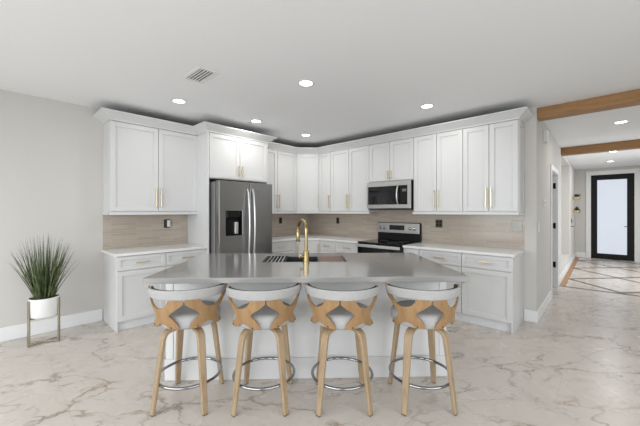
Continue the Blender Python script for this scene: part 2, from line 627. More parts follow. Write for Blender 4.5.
la = MB()
X0, X1, Y0L, Y1L = 0.105, 2.3, 2.64, 7.5
wI = 0.062
la.box(0.018, X1, 2.58, 2.64, 0, 0.0032)
for k in range(-3, 5):
    for s in (1, -1):
        yb = 3.49 + 1.6 * k
        c = seg_clip((X0, yb), (X0 + 2.3, yb + s * 1.07 * 2.3), X0, X1, Y0L, Y1L)
        if c:
            (ax, ay), (bx, by) = c
            L = math.hypot(bx - ax, by - ay)
            if L < 0.05:
                continue
            b = bmesh.new()
            bmesh.ops.create_cube(b, size=1)
            bmesh.ops.scale(b, vec=(L, wI, 0.003), verts=b.verts[:])
            la.merge(b, Matrix.Translation(((ax + bx) / 2, (ay + by) / 2, 0.0015)) @ Matrix.Rotation(math.atan2(by - ay, bx - ax), 4, 'Z'))
la.xf(HM)
struct('trim_4', la, M['inlay'], 'dark wood diamond lattice inlaid in the hallway floor')

# backsplash tiles (part of the walls)
struct('wall_tile_left', B(0.0, 0.008, -3.695, -2.606, 0.9, 1.385), M['tile'], 'taupe tile backsplash left of the fridge')
struct('wall_tile_back', MB().box(0.0, 0.008, -1.57, -0.008, 0.9, 1.40).box(0.0, 3.945, -0.008, 0.0, 0.9, 1.9), M['tile'], 'taupe linear tile backsplash around the range')

# ------------------------------------------------------------------ cabinets
def shaker(x0, x1, z0, z1, yf, th=0.02, rail=0.057, rec=0.013):
    """shaker front facing -Y whose face lies at y=yf"""
    mb = MB()
    yb = yf + th
    if z1 - z0 < 0.2:
        rail = min(rail, 0.042)
    mb.box(x0, x0 + rail, yf, yb, z0, z1, bev=0.0015)
    mb.box(x1 - rail, x1, yf, yb, z0, z1, bev=0.0015)
    mb.box(x0 + rail, x1 - rail, yf, yb, z0, z0 + rail, bev=0.0015)
    mb.box(x0 + rail, x1 - rail, yf, yb, z1 - rail, z1, bev=0.0015)
    mb.box(x0 + rail - 0.001, x1 - rail + 0.001, yf + rec, yb - 0.001, z0 + rail - 0.001, z1 - rail + 0.001)
    # small inner bead
    bw = 0.006
    mb.box(x0 + rail, x0 + rail + bw, yf + rec * 0.5, yb - 0.001, z0 + rail, z1 - rail)
    mb.box(x1 - rail - bw, x1 - rail, yf + rec * 0.5, yb - 0.001, z0 + rail, z1 - rail)
    mb.box(x0 + rail, x1 - rail, yf + rec * 0.5, yb - 0.001, z0 + rail, z0 + rail + bw)
    mb.box(x0 + rail, x1 - rail, yf + rec * 0.5, yb - 0.001, z1 - rail - bw, z1 - rail)
    return mb


def pull(xc, zc, length, yf, vertical=True):
    mb = MB()
    r = 0.0065
    h = length / 2
    if vertical:
        mb.box(xc - r, xc + r, yf - 0.036, yf - 0.023, zc - h, zc + h, bev=0.002)
        for s in (-1, 1):
            mb.box(xc - r * .8, xc + r * .8, yf - 0.026, yf + 0.004, zc + s * (h - 0.02) - r * .8, zc + s * (h - 0.02) + r * .8)
    else:
        mb.box(xc - h, xc + h, yf - 0.036, yf - 0.023, zc - r, zc + r, bev=0.002)
        for s in (-1, 1):
            mb.box(xc + s * (h - 0.02) - r * .8, xc + s * (h - 0.02) + r * .8, yf - 0.026, yf + 0.004, zc - r * .8, zc + r * .8)
    return mb


GAP = 0.0035
UZ0, UZ1 = 1.385, 2.505


def front(kind, root, x0, x1, z0, z1, yf, pullspec):
    d = shaker(x0 + GAP, x1 - GAP, z0 + GAP, z1 - GAP, yf).build(kind, M['cab'], root)
    if pullspec:
        a, b_, L, v = pullspec
        tag(pull(a, b_, L, yf, v).build('handle', M['gold'], d), 'champagne gold bar handle')
    return d


def upper(label, loc, rz, wd, z0, z1, doors, depth=0.33, plen=0.25, rail=True, rl=(0, 0), pz=0.065):
    """doors: list of (x0, x1, side of the handle) in local coordinates"""
    root = thing('wall_cabinet', label, 'cabinet', (loc[0], loc[1], z0), rz)
    H = z1 - z0
    B(0.0005, wd - 0.0005, -(depth - 0.02), -0.0005, 0, H).build('carcass', M['cab'], root)
    tag(B(0.002, wd - 0.002, -(depth - 0.03), -0.002, H, H + 0.006).build('shade_board', M['shadeboard'], root), 'added dark board dimming the gap above the cabinet')  # board added to deepen the shade between crown and ceiling
    for x0, x1, side in doors:
        px = (x1 - 0.03) if side == 'R' else (x0 + 0.03)
        front('door', root, x0, x1, 0.008, H, -depth, (px, pz + plen / 2, plen, True))
    if rail:
        B(-rl[0], wd + rl[1], -depth - 0.012, -depth + 0.03, -0.034, 0.0, bev=0.004).build('light_rail', M['cab'], root)
    return root


def base(label, loc, rz, wd, fronts, depth=0.61, toe=True, ends=(False, False)):
    """fronts: list of (kind, x0, x1, z0, z1, pull)"""
    root = thing('base_cabinet', label, 'cabinet', (loc[0], loc[1], 0), rz)
    B(0.0005, wd - 0.0005, -(depth - 0.02), -0.001, 0.105, 0.875).build('carcass', M['cab'], root)
    e0 = 0.018 if ends[0] else 0
    e1 = 0.018 if ends[1] else 0
    B(0.0005 + e0, wd - 0.0005 - e1, -(depth - 0.045), -0.001, 0, 0.105).build('toe_kick', M['kick'], root)
    if ends[0]:
        B(0.0, 0.018, -(depth - 0.004), -0.001, 0, 0.875, bev=0.002).build('end_panel', M['cab'], root)
    if ends[1]:
        B(wd - 0.018, wd, -(depth - 0.004), -0.001, 0, 0.875, bev=0.002).build('end_panel', M['cab'], root)
    for k, x0, x1, z0, z1, p in fronts:
        front(k, root, x0, x1, z0, z1, -depth, p)
    return root


L90 = R(90)      # left-wall run: local x -> world +y, front faces +x
# upper cabinets, left wall
y0 = -3.69
ul = upper('tall white two-door wall cabinet above the left counter, beside the plain wall', (0, y0), L90, 1.103, UZ0, UZ1,
      [(0.0, 0.551, 'R'), (0.551, 1.103, 'L')], rl=(0.012, 0))
B(-0.012, 0.012, -0.33, -0.001, -0.034, 0.0, bev=0.004).build('light_rail', M['cab'], ul)
upper('short white two-door cabinet directly over the refrigerator', (0, -2.585), L90, 0.995, 1.865, UZ1,
      [(0.0, 0.489, 'R'), (0.489, 0.995, 'L')], depth=0.66, plen=0.16, rail=False, pz=0.05)
upper('white two-door wall cabinet between the fridge cabinet and the angled corner cabinet', (0, -1.57), L90, 0.94, UZ0, UZ1,
      [(0.0, 0.465, 'R'), (0.465, 0.94, 'L')])
# tall panel beside the refrigerator
tp = B(0.0, 0.655, -2.605, -2.5855, 0, UZ1, bev=0.002).build('refrigerator_side_panel', M['cab'])
tag(tp, 'tall white panel closing the left side of the refrigerator bay', 'panel')
tp = B(0.0, 0.655, -1.5895, -1.571, 0, UZ1, bev=0.002).build('refrigerator_side_panel', M['cab'])
tag(tp, 'tall white panel on the corner side of the refrigerator bay, mostly behind the fridge', 'panel')
# diagonal corner upper
cu = thing('corner_wall_cabinet', 'angled single-door white wall cabinet in the kitchen corner', 'cabinet', (0, 0, UZ0))
MB().prism([(0.001, -0.001), (0.001, -0.629), (0.31, -0.629), (0.629, -0.31), (0.629, -0.001)], 0, UZ1 - UZ0).build('carcass', M['cab'], cu)
tag(MB().prism([(0.002, -0.002), (0.002, -0.628), (0.30, -0.628), (0.628, -0.30), (0.628, -0.002)], UZ1 - UZ0, UZ1 - UZ0 + 0.006).build('shade_board', M['shadeboard'], cu), 'added dark board dimming the gap above the cabinet')  # same added board, deepens the shade over the corner cabinet
q = Matrix.Translation((0.33, -0.63, 0)) @ Matrix.Rotation(R(45), 4, 'Z')
dl = 0.4243
dd = shaker(GAP, dl - GAP, 0.008, UZ1 - UZ0 - GAP, -0.0).xf(q).build('door', M['cab'], cu)
tag(pull(dl - 0.03, 0.065 + 0.125, 0.25, 0.0).xf(q).build('handle', M['gold'], dd), 'champagne gold bar handle')
MB().box(-0.01, dl + 0.01, -0.012, 0.03, -0.034, 0, bev=0.004).xf(q).build('light_rail', M['cab'], cu)
# upper cabinets, back wall
upper('narrow single-door white wall cabinet just right of the corner cabinet', (0.63, 0), 0, 0.30, UZ0, UZ1, [(0, 0.30, 'R')])
upper('white two-door wall cabinet left of the microwave', (0.93, 0), 0, 0.86, UZ0, UZ1, [(0, 0.43, 'R'), (0.43, 0.86, 'L')], rl=(0, 0.012))
upper('short white two-door cabinet directly over the microwave', (1.79, 0), 0, 0.798, 1.872, UZ1, [(0, 0.395, 'R'), (0.395, 0.798, 'L')], plen=0.13, rail=False, pz=0.04)
upper('white two-door wall cabinet right of the microwave', (2.588, 0), 0, 0.709, UZ0, UZ1, [(0, 0.352, 'R'), (0.352, 0.709, 'L')], rl=(0.012, 0))
ue = upper('last white two-door wall cabinet at the hallway end, above the grey outlet', (3.297, 0), 0, 0.64, UZ0, UZ1, [(0, 0.32, 'R'), (0.32, 0.64, 'L')], rl=(0, 0.012))
ep = MB().box(0.64, 0.646, -0.31, -0.25, 0, UZ1 - UZ0).box(0.64, 0.646, -0.06, -0.001, 0, UZ1 - UZ0).box(0.64, 0.646, -0.25, -0.06, UZ1 - UZ0 - 0.06, UZ1 - UZ0).box(0.64, 0.646, -0.25, -0.06, 0, 0.06)
ep.build('end_panel', M['cab'], ue)
B(0.628, 0.652, -0.33, -0.012, -0.034, 0.0, bev=0.004).build('light_rail', M['cab'], ue)

# crown moulding swept with mitres over all upper cabinets
path = [(0.0, -3.69), (0.33, -3.69), (0.33, -2.607), (0.66, -2.607), (0.66, -1.57), (0.33, -1.57), (0.33, -0.63), (0.63, -0.33), (3.94, -0.33), (3.94, 0.0)]
prof = [(-0.02, 2.507), (0.006, 2.507), (0.008, 2.52), (0.018, 2.53), (0.095, 2.585), (0.108, 2.592), (0.108, 2.606), (0.09, 2.606), (-0.005, 2.53), (-0.02, 2.53)]
bm = bmesh.new()
rings = []
n = len(path)
for i, (px, py) in enumerate(path):
    p = Vector((px, py))
    def nrm(a, b):
        d = (Vector(b) - Vector(a)).normalized()
        return Vector((d.y, -d.x))
    if i == 0:
        m2 = nrm(path[0], path[1])
        off = m2
    elif i == n - 1:
        off = nrm(path[-2], path[-1])
    else:
        n1, n2 = nrm(path[i - 1], path[i]), nrm(path[i], path[i + 1])
        off = (n1 + n2) / (1 + n1.dot(n2))
    rings.append([bm.verts.new((px + off.x * o, py + off.y * o, z)) for o, z in prof])
for a, d in zip(rings, rings[1:]):
    for k in range(len(prof)):
        j = (k + 1) % len(prof)
        bm.faces.new((a[k], a[j], d[j], d[k]))
bm.faces.new(rings[0][::-1])
bm.faces.new(rings[-1])
bmesh.ops.recalc_face_normals(bm, faces=bm.faces[:])
cm = MB().merge(bm).build('crown_moulding', M['cab'])
tag(cm, 'continuous white crown moulding running along the tops of all the wall cabinets', 'moulding')

# base cabinets
DZ0, DZ1 = 0.70, 0.868
def dd_unit(x0, x1, side, dz=(DZ0, DZ1)):
    xc = (x0 + x1) / 2
    px = (x1 - 0.035) if side == 'R' else (x0 + 0.035)
    return [('drawer', x0, x1, dz[0], dz[1], (xc, (dz[0] + dz[1]) / 2, 0.15, False)),
            ('door', x0, x1, 0.11, dz[0] - 0.004, (px, 0.57, 0.15, True))]

base('white base cabinet with a drawer at the plant end of the left counter', (0, -3.69), L90, 0.545, dd_unit(0, 0.545, 'R'), ends=(True, False))
base('white base cabinet between the plant-end base cabinet and the refrigerator', (0, -3.145), L90, 0.54, dd_unit(0, 0.54, 'L'))
base('white base cabinet with a drawer just right of the refrigerator', (0, -1.57), L90, 0.65, dd_unit(0, 0.65, 'R'))
cb = thing('corner_base_cabinet', 'angled two-door white base cabinet in the corner behind the faucet', 'cabinet', (0, 0, 0))
MB().prism([(0.001, -0.001), (0.001, -0.919), (0.59, -0.919), (0.919, -0.59), (0.919, -0.001)], 0.105, 0.875).build('carcass', M['cab'], cb)
MB().prism([(0.001, -0.001), (0.001, -0.919), (0.545, -0.919), (0.919, -0.545), (0.919, -0.001)], 0, 0.105).build('toe_kick', M['kick'], cb)
q = Matrix.Translation((0.61, -0.92, 0)) @ Matrix.Rotation(R(45), 4, 'Z')
dl = 0.4384
for a, b_, px in ((0, dl / 2, 0.035), (dl / 2, dl, dl - 0.035)):
    dd = shaker(a + GAP, b_ - GAP, 0.11, DZ1, 0.0).xf(q).build('door', M['cab'], cb)
    tag(pull(px, 0.74, 0.16, 0.0).xf(q).build('handle', M['gold'], dd), 'champagne gold bar handle')
base('narrow white drawer cabinet just right of the angled corner base cabinet', (0.92, 0), 0, 0.371, dd_unit(0, 0.371, 'L'))
base('white drawer cabinet touching the left side of the range', (1.291, 0), 0, 0.499, dd_unit(0, 0.499, 'L'))
base('slim white pull-out cabinet touching the right side of the range', (2.572, 0), 0, 0.24, [('door', 0, 0.24, 0.11, DZ1, None)])
base('white base cabinet with a drawer, second from the hallway end', (2.812, 0), 0, 0.564, dd_unit(0, 0.564, 'R'))
base('white base cabinet with a drawer at the hallway end of the right counter', (3.376, 0), 0, 0.559, dd_unit(0, 0.559, 'L'), ends=(False, True))

# counters
CT = 0.907
c1 = MB().prism([(0.002, -3.718), (0.635, -3.718), (0.635, -2.606), (0.009, -2.606), (0.009, -3.698), (0.002, -3.698)], 0.8755, CT, 0.003).build('countertop', M['white_quartz'])
tag(c1, 'white quartz worktop left of the refrigerator', 'countertop')
c2 = MB().prism([(0.009, -1.57), (0.635, -1.57), (0.635, -0.93), (0.93, -0.635), (1.788, -0.635), (1.788, -0.009), (0.009, -0.009)], 0.8755, CT, 0.003).build('countertop', M['white_quartz'])
tag(c2, 'white quartz worktop wrapping the corner behind the faucet, up to the range', 'countertop')
c3 = MB().prism([(2.573, -0.635), (3.955, -0.635), (3.955, -0.009), (2.573, -0.009)], 0.8755, CT, 0.003).build('countertop', M['white_quartz'])
tag(c3, 'white quartz worktop right of the range', 'countertop')

# ------------------------------------------------------------------ refrigerator
fr = thing('refrigerator', 'dark stainless side-by-side refrigerator with an ice and water dispenser', 'refrigerator', (0, -2.545, 0), L90)
FW, FS, FT = 0.915, 0.495, 1.822
B(0.0, FW, -0.735, -0.02, 0.02, FT - 0.01, bev=0.006).build('cabinet_body', M['fridgeside'], fr)
B(0.01, FW - 0.01, -0.755, -0.735, 0.06, FT - 0.02).build('black_seam', M['black'], fr)  # rubber gasket between the doors and the body
B(0.03, FW - 0.03, -0.70, -0.05, 0.0, 0.03).build('base_grille', M['black'], fr)
DX0, DX1, DZa, DZb = 0.105, 0.365, 1.05, 1.405
fl = MB()
yb, yf = -0.755, -0.85
fl.box(0.0, DX0, yf, yb, 0.05, FT, bev=0.008, seg=2).box(DX1, FS - 0.004, yf, yb, 0.05, FT, bev=0.008, seg=2)
fl.box(DX0 - 0.008, DX1 + 0.008, yf, yb, 0.05, DZa).box(DX0 - 0.008, DX1 + 0.008, yf, yb, DZb, FT)
fd = fl.build('freezer_door', M['darksteel'], fr)
ds = MB().box(DX0 - 0.002, DX1 + 0.002, yf + 0.07, yb, DZa, DZb)
ds.box(DX0 - 0.002, DX0 + 0.004, yf + 0.002, yb, DZa, DZb).box(DX1 - 0.004, DX1 + 0.002, yf + 0.002, yb, DZa, DZb).box(DX0, DX1, yf + 0.002, yb, DZb - 0.005, DZb).box(DX0, DX1, yf + 0.002, yb, DZa, DZa + 0.012)
dp = ds.build('dispenser', M['black'], fd)
MB().box(DX0 + 0.02, DX1 - 0.02, yf + 0.008, yf + 0.07, DZb - 0.10, DZb - 0.005, bev=0.004).build('dispenser_controls', M['blackglass'], fd)
MB().box(0.255, 0.315, yf + 0.015, yf + 0.07, DZa + 0.02, DZa + 0.19, bev=0.008, seg=2).build('dispenser_paddle', M['satin'], fd)
fg = MB().box(FS + 0.004, FW, yf, yb, 0.05, FT, bev=0.008, seg=2).build('fridge_door', M['darksteel'], fr)
for x, d in ((FS - 0.045, fd), (FS + 0.045, fg)):
    pts, rr = [], []
    for i in range(19):
        t = i / 18
        z = 0.62 + t * 1.10
        bow = 0.062 * math.sin(PI * min(1, max(0, t))) ** 0.5 if 0 < t < 1 else 0.0
        pts.append((x, yf - 0.008 - bow, z))
        rr.append(0.0135)
    MB().tube(pts, rr, 10).build('handle', M['satin'], d, 50)

# ------------------------------------------------------------------ range
rg = thing('range', 'freestanding electric range with a black glass cooktop and stainless back panel', 'range', (1.790, 0, 0))
RW = 0.78
B(0.002, RW - 0.002, -0.62, -0.03, 0.02, 0.893, bev=0.003).build('oven_body', M['black'], rg)
B(0.0, RW, -0.655, -0.03, 0.893, 0.915, bev=0.004).build('cooktop', M['blackglass'], rg)
od = B(0.006, RW - 0.006, -0.665, -0.62, 0.22, 0.885, bev=0.005).build('oven_door', M['blackglass'], rg)
hb = MB().box(0.01, RW - 0.01, -0.70, -0.684, 0.838, 0.882, bev=0.006, seg=2)
hb.box(0.03, 0.06, -0.69, -0.66, 0.848, 0.872).box(RW - 0.06, RW - 0.03, -0.69, -0.66, 0.848, 0.872)
hb.build('handle', M['satin'], od)
B(0.006, RW - 0.006, -0.665, -0.62, 0.05, 0.21, bev=0.005).build('storage_drawer', M['steel'], rg)
bg = MB().box(0.0, RW, -0.058, -0.010, 0.915, 1.205, bev=0.006, seg=2).build('back_guard', M['black'], rg)
cp = MB().box(0.006, RW - 0.016, -0.068, -0.056, 1.035, 1.20, bev=0.004).build('control_panel', M['steel'], rg)
B(0.235, 0.51, -0.071, -0.066, 1.085, 1.165, bev=0.001).build('clock_display', M['blackglass'], cp)
for x in (0.065, 0.14, 0.615, 0.69):
    kb = MB().cyl((x, -0.074, 1.115), 0.026, 0.012, 'Y', 20, bev=0.002).cyl((x, -0.087, 1.115), 0.019, 0.018, 'Y', 20, bev=0.003).box(x - 0.004, x + 0.004, -0.101, -0.09, 1.098, 1.132, bev=0.001)
    kb.build('knob', M['chrome'], cp, 40)
for x, y_, r_ in ((0.20, -0.48, 0.095), (0.58, -0.48, 0.115), (0.20, -0.21, 0.075), (0.58, -0.21, 0.075)):
    b = MB().lathe([(r_, 0.9152), (r_, 0.9156), (r_ - 0.004, 0.9156), (r_ - 0.004, 0.9152), (r_, 0.9152)], 36, (x, y_, 0))
    b.build('burner_ring', M['greyplate'], rg)

# ------------------------------------------------------------------ microwave
mw = thing('microwave', 'stainless over-the-range microwave with black glass door', 'microwave', (1.798, 0, 1.428))
MWW, MWH = 0.778, 0.438
B(0.0, MWW, -0.375, -0.01, 0.0, MWH, bev=0.003).build('housing', M['black'], mw)
md = MB()
f0, f1 = -0.40, -0.375
md.box(0, MWW, f0, f1, MWH - 0.075, MWH, bev=0.003).box(0, MWW, f0, f1, 0.012, 0.075, bev=0.003).box(0, 0.022, f0, f1, 0.075, MWH - 0.075).box(MWW - 0.05, MWW, f0, f1, 0.075, MWH - 0.075)
mdo = md.build('door_frame', M['steel'], mw)
B(0.02, 0.60, f0 + 0.003, f1, 0.073, MWH - 0.073).build('window', M['blackglass'], mw)
kp = B(0.602, MWW - 0.048, f0 + 0.002, f1, 0.073, MWH - 0.073).build('keypad', M['black'], mw)
B(0.64, 0.71, f0 + 0.0005, f0 + 0.004, 0.27, 0.31).build('clock_display', M['display'], kp)
pts = [(0.575, f0 - 0.004 - 0.045 * math.sin(PI * i / 14) ** 0.6 if 0 < i < 14 else f0 - 0.004, 0.075 + 0.285 * i / 14) for i in range(15)]
MB().tube(pts, 0.0115, 10).build('handle', M['satin'], mw, 50)
B(0.02, MWW - 0.02, -0.36, -0.05, -0.006, 0.0).build('vent_grille', M['black'], mw)

# ------------------------------------------------------------------ island
IC = Vector((3.1415, -3.0835, 0))
IROT = R(45)
HL, IDEP, OVH = 1.196, 1.305, 0.335
isl = thing('kitchen_island', 'white panelled kitchen island base under the grey worktop', 'island', IC, IROT)
bx0, bx1, by0, by1 = -HL + 0.018, HL - 0.035, OVH, IDEP - 0.03
ic = MB().box(bx0 + 0.01, bx1 - 0.01, by0 + 0.01, by1 - 0.02, 0.0, 0.64)
ic.box(bx0 + 0.01, bx1 - 0.01, by0 + 0.01, 0.68, 0.64, 0.8745).box(bx0 + 0.01, bx1 - 0.01, 1.175, by1 - 0.02, 0.64, 0.8745)
ic.box(bx0 + 0.01, -0.465, 0.68, 1.175, 0.64, 0.8745).box(0.375, bx1 - 0.01, 0.68, 1.175, 0.64, 0.8745)
ic.build('carcass', M['cab'], isl)
fp = MB().box(bx0, bx1, by0, by0 + 0.018, 0.0, 0.8745, bev=0.002)
fp.build('seating_side_panel', M['cab'], isl)
MB().box(bx0 - 0.012, bx1 + 0.012, by0 - 0.014, by0, 0, 0.175, bev=0.004).build('plinth_board', M['cab'], isl)
for xa, xb in ((bx0 - 0.012, bx0), (bx1, bx1 + 0.012)):
    MB().box(xa, xb, by0, by1, 0, 0.175, bev=0.004).build('plinth_board', M['cab'], isl)
for xa in (bx0 - 0.004, bx1 - 0.056):
    MB().box(xa, xa + 0.06, by0 - 0.006, by0 + 0.01, 0.175, 0.8745, bev=0.002).build('corner_stile', M['cab'], isl)
for xa, xb in ((bx0, bx0 + 0.018), (bx1 - 0.018, bx1)):
    B(xa, xb, by0 + 0.018, by1, 0.0, 0.8745, bev=0.002).build('end_panel', M['cab'], isl)
nd = 4
for i in range(nd):
    a = bx0 + 0.02 + (bx1 - bx0 - 0.04) * i / nd
    b_ = bx0 + 0.02 + (bx1 - bx0 - 0.04) * (i + 1) / nd
    q = Matrix.Rotation(PI, 4, 'Z')
    d = shaker(-b_ + GAP, -a - GAP, 0.11, 0.868, -by1).xf(q).build('door', M['cab'], isl)
    tag(pull(-b_ + 0.035 if i % 2 else -a - 0.035, 0.74, 0.16, -by1).xf(q).build('handle', M['gold'], d), 'champagne gold bar handle')

# worktop with a sink opening
SX0, SX1, SY0, SY1 = -0.455, 0.365, 0.69, 1.165
wt = bmesh.new()
def ringv(x0, x1, y0, y1, z):
    return [wt.verts.new(p) for p in ((x0, y0, z), (x1, y0, z), (x1, y1, z), (x0, y1, z))]
ot, ob = ringv(-HL, HL, 0, IDEP, 0.915), ringv(-HL, HL, 0, IDEP, 0.875)
it_, ib = ringv(SX0, SX1, SY0, SY1, 0.915), ringv(SX0, SX1, SY0, SY1, 0.875)
for i in range(4):
    j = (i + 1) % 4
    wt.faces.new((ot[i], ot[j], it_[j], it_[i]))
    wt.faces.new((ob[j], ob[i], ib[i], ib[j]))
    wt.faces.new((ob[i], ob[j], ot[j], ot[i]))
    wt.faces.new((ib[j], ib[i], it_[i], it_[j]))
bmesh.ops.recalc_face_normals(wt, faces=wt.faces[:])
bmesh.ops.bevel(wt, geom=[e for e in wt.edges if len(e.link_faces) == 2 and e.calc_face_angle(0) > 1], offset=0.003, segments=2, affect='EDGES', profile=0.5)
top = MB().merge(wt).build('island_countertop', M['grey_quartz'], None, None, IC)
top.rotation_euler = (0, 0, IROT)
tag(top, 'grey polished quartz worktop on the island', 'countertop')

# sink
sk = thing('kitchen_sink', 'dark workstation sink set into the grey island worktop', 'sink', (IC + Matrix.Rotation(IROT, 3, 'Z') @ Vector(((SX0 + SX1) / 2, (SY0 + SY1) / 2, 0.66))), IROT)
hx, hy = (SX1 - SX0) / 2 - 0.002, (SY1 - SY0) / 2 - 0.002
t = 0.012
bs = MB().box(-hx, hx, -hy, hy, 0, 0.01).box(-hx, -hx + t, -hy, hy, 0.01, 0.235).box(hx - t, hx, -hy, hy, 0.01, 0.235).box(-hx + t, hx - t, -hy, -hy + t, 0.01, 0.235).box(-hx + t, hx - t, hy - t, hy, 0.01, 0.235)
bsn = bs.build('basin', M['sinkdark'], sk)
MB().box(-hx + t, hx - t, -hy + t, -hy + t + 0.012, 0.205, 0.213).box(-hx + t, hx - t, hy - t - 0.012, hy - t, 0.205, 0.213).build('ledge', M['sinkdark'], sk)
MB().cyl((0, 0.05, 0.012), 0.045, 0.006).build('drain', M['steel'], sk)
def in_isl(x, y, z):
    return IC + Matrix.Rotation(IROT, 3, 'Z') @ Vector((x, y, z))
# black rack with slats over the left of the sink
rk = thing('drying_rack', 'black slatted drying rack over the left end of the sink', 'rack', in_isl(SX0 + 0.115, (SY0 + SY1) / 2, 0.8755), IROT)
fm = MB()
ry = hy - t - 0.002
for x in (-0.098, 0.098):
    fm.box(x - 0.006, x + 0.006, -ry, ry, 0, 0.03)
for y_ in (-ry + 0.006, ry - 0.006):
    fm.box(-0.098, 0.098, y_ - 0.006, y_ + 0.006, 0, 0.03)
fm.build('frame', M['black'], rk)
sl = MB()
for i in range(5):
    x = -0.072 + i * 0.036
    sl.box(x - 0.0065, x + 0.0065, -ry + 0.01, ry - 0.01, 0.016, 0.028)
sl.build('slats', M['satin'], rk)
# cutting board at right
cbd = thing('cutting_board', 'reddish wood cutting board over the right end of the sink', 'cutting board', in_isl(SX1 - 0.148, (SY0 + SY1) / 2, 0.8755), IROT)
MB().box(-0.13, 0.13, -ry, ry, 0, 0.024, bev=0.003).build('board', M['board'], cbd)
MB().box(-0.129, -0.115, -ry + 0.05, ry - 0.05, 0.0235, 0.0255, bev=0.0005).build('edge_strip', M['sinkdark'], cbd)

# faucet
fc = thing('faucet', 'tall brushed brass gooseneck faucet on the island worktop', 'faucet', in_isl(-0.028, 0.625, 0.915), IROT)
MB().lathe([(0, 0), (0.031, 0), (0.031, 0.012), (0.026, 0.016), (0.026, 0.115), (0.021, 0.12), (0.0, 0.12)], 24).build('base', M['brass'], fc, 40)
dirv = Vector((-0.42, 0.9, 0)).normalized()
pts = []
for z in (0.11, 0.2, 0.26, 0.298):
    pts.append(Vector((0, 0, z)))
rad = 0.098
for i in range(1, 17):
    a = PI * i / 16
    pts.append(Vector((0, 0, 0.298)) + dirv * (rad - rad * math.cos(a)) + Vector((0, 0, rad * math.sin(a))))
pts.append(pts[-1] + Vector((0, 0, -0.03)))
MB().tube(pts, 0.0155, 14).build('gooseneck', M['brass'], fc, 50)
e = pts[-1]
MB().cyl((e.x, e.y, e.z - 0.035), 0.019, 0.10, 'Z', 18, bev=0.003).cyl((e.x, e.y, e.z - 0.087), 0.016, 0.008).build('spray_head', M['brass'], fc, 40)
MB().tube([(-0.015, 0.0, 0.06), (-0.05, 0.0, 0.06), (-0.062, 0, 0.06)], 0.014, 12).tube([(-0.062, 0, 0.052), (-0.064, 0, 0.10), (-0.064, 0, 0.175)], [0.0075, 0.0065, 0.005], 10).build('lever', M['brass'], fc, 50)

# ------------------------------------------------------------------ counter stools
def rz_of(z):
    return 0.232 + 0.034 * min(1.0, max(0.0, (z - 0.59) / 0.2)) + 0.010 * max(0.0, (z - 0.79) / 0.08)


def curved_panel(poly, thick):
    """polygon in (degrees, z) wrapped round the back of the seat (back is -Y), cut into narrow upright slabs"""
    b = bmesh.new()
    xs = sorted(set([round(p[0], 4) for p in poly] + [k * 3.0 for k in range(-30, 31)]))
    lo, hi = min(p[0] for p in poly), max(p[0] for p in poly)
    xs = [x for x in xs if lo - 1e-6 <= x <= hi + 1e-6]
    edges = list(zip(poly, poly[1:] + poly[:1]))

    def P(a, z, inner):
        r = rz_of(z) - (thick if inner else 0.0)
        return b.verts.new((r * math.sin(R(a)), -r * math.cos(R(a)), z))
    for x0, x1 in zip(xs, xs[1:]):
        if x1 - x0 < 1e-3:
            continue
        m = (x0 + x1) / 2
        cr = []
        for (ax, az), (cx_, cz_) in edges:
            if min(ax, cx_) < m < max(ax, cx_):
                f = lambda x: az + (cz_ - az) * (x - ax) / (cx_ - ax)
                cr.append((f(m), f(x0), f(x1)))
        cr.sort()
        for (m0, l0, r0), (m1, l1, r1) in zip(cr[::2], cr[1::2]):
            nz = max(1, int((m1 - m0) / 0.04))
            o = [[P(x0, l0 + (l1 - l0) * k / nz, False), P(x1, r0 + (r1 - r0) * k / nz, False)] for k in range(nz + 1)]
            i = [[P(x0, l0 + (l1 - l0) * k / nz, True), P(x1, r0 + (r1 - r0) * k / nz, True)] for k in range(nz + 1)]
            for k in range(nz):
                b.faces.new((o[k][0], o[k][1], o[k + 1][1], o[k + 1][0]))
                b.faces.new((i[k][1], i[k][0], i[k + 1][0], i[k + 1][1]))
            b.faces.new((o[0][1], o[0][0], i[0][0], i[0][1]))
            b.faces.new((o[nz][0], o[nz][1], i[nz][1], i[nz][0]))
            if x0 == xs[0]:
                b.faces.new([o[k][0] for k in range(nz + 1)] + [i[k][0] for k in range(nz, -1, -1)])
            if x1 == xs[-1]:
                b.faces.new([o[k][1] for k in range(nz + 1)][::-1] + [i[k][1] for k in range(nz, -1, -1)][::-1])
    bmesh.ops.remove_doubles(b, verts=b.verts[:], dist=2e-5)
    return b


def smooth_poly(pts, hard, it=2):
    """Chaikin corner cutting except at the indices in hard"""
    P = [(p, i in hard) for i, p in enumerate(pts)]
    for _ in range(it):
        Q = []
        n = len(P)
        for i in range(n):
            (p, hp), (a, _h), (c, _g) = P[i], P[i - 1], P[(i + 1) % n]
            if hp:
                Q.append((p, True))
            else:
                Q.append(((p[0] * .75 + a[0] * .25, p[1] * .75 + a[1] * .25), False))
                Q.append(((p[0] * .75 + c[0] * .25, p[1] * .75 + c[1] * .25), False))
        P = Q
    return [p for p, _ in P]


XP = [(1.2, .825), (1.2, .775), (9.5, .745), (17.5, .722), (24.5, .696), (19, .676), (14, .652), (9.5, .63), (8.5, .603), (22, .600), (27, .612), (33, .630),
      (42, .634), (50, .616), (57, .594), (66, .588), (73, .600), (69, .625), (58, .648), (53, .674), (55, .702), (63, .735), (72, .778), (80, .815), (81, .865),
      (76, .865), (69, .82), (62, .778), (54, .747), (46, .736), (36, .742), (29, .758), (24, .785), (22, .825)]
XPs = smooth_poly(XP, {0, 1, 8, 24, 25, 33})


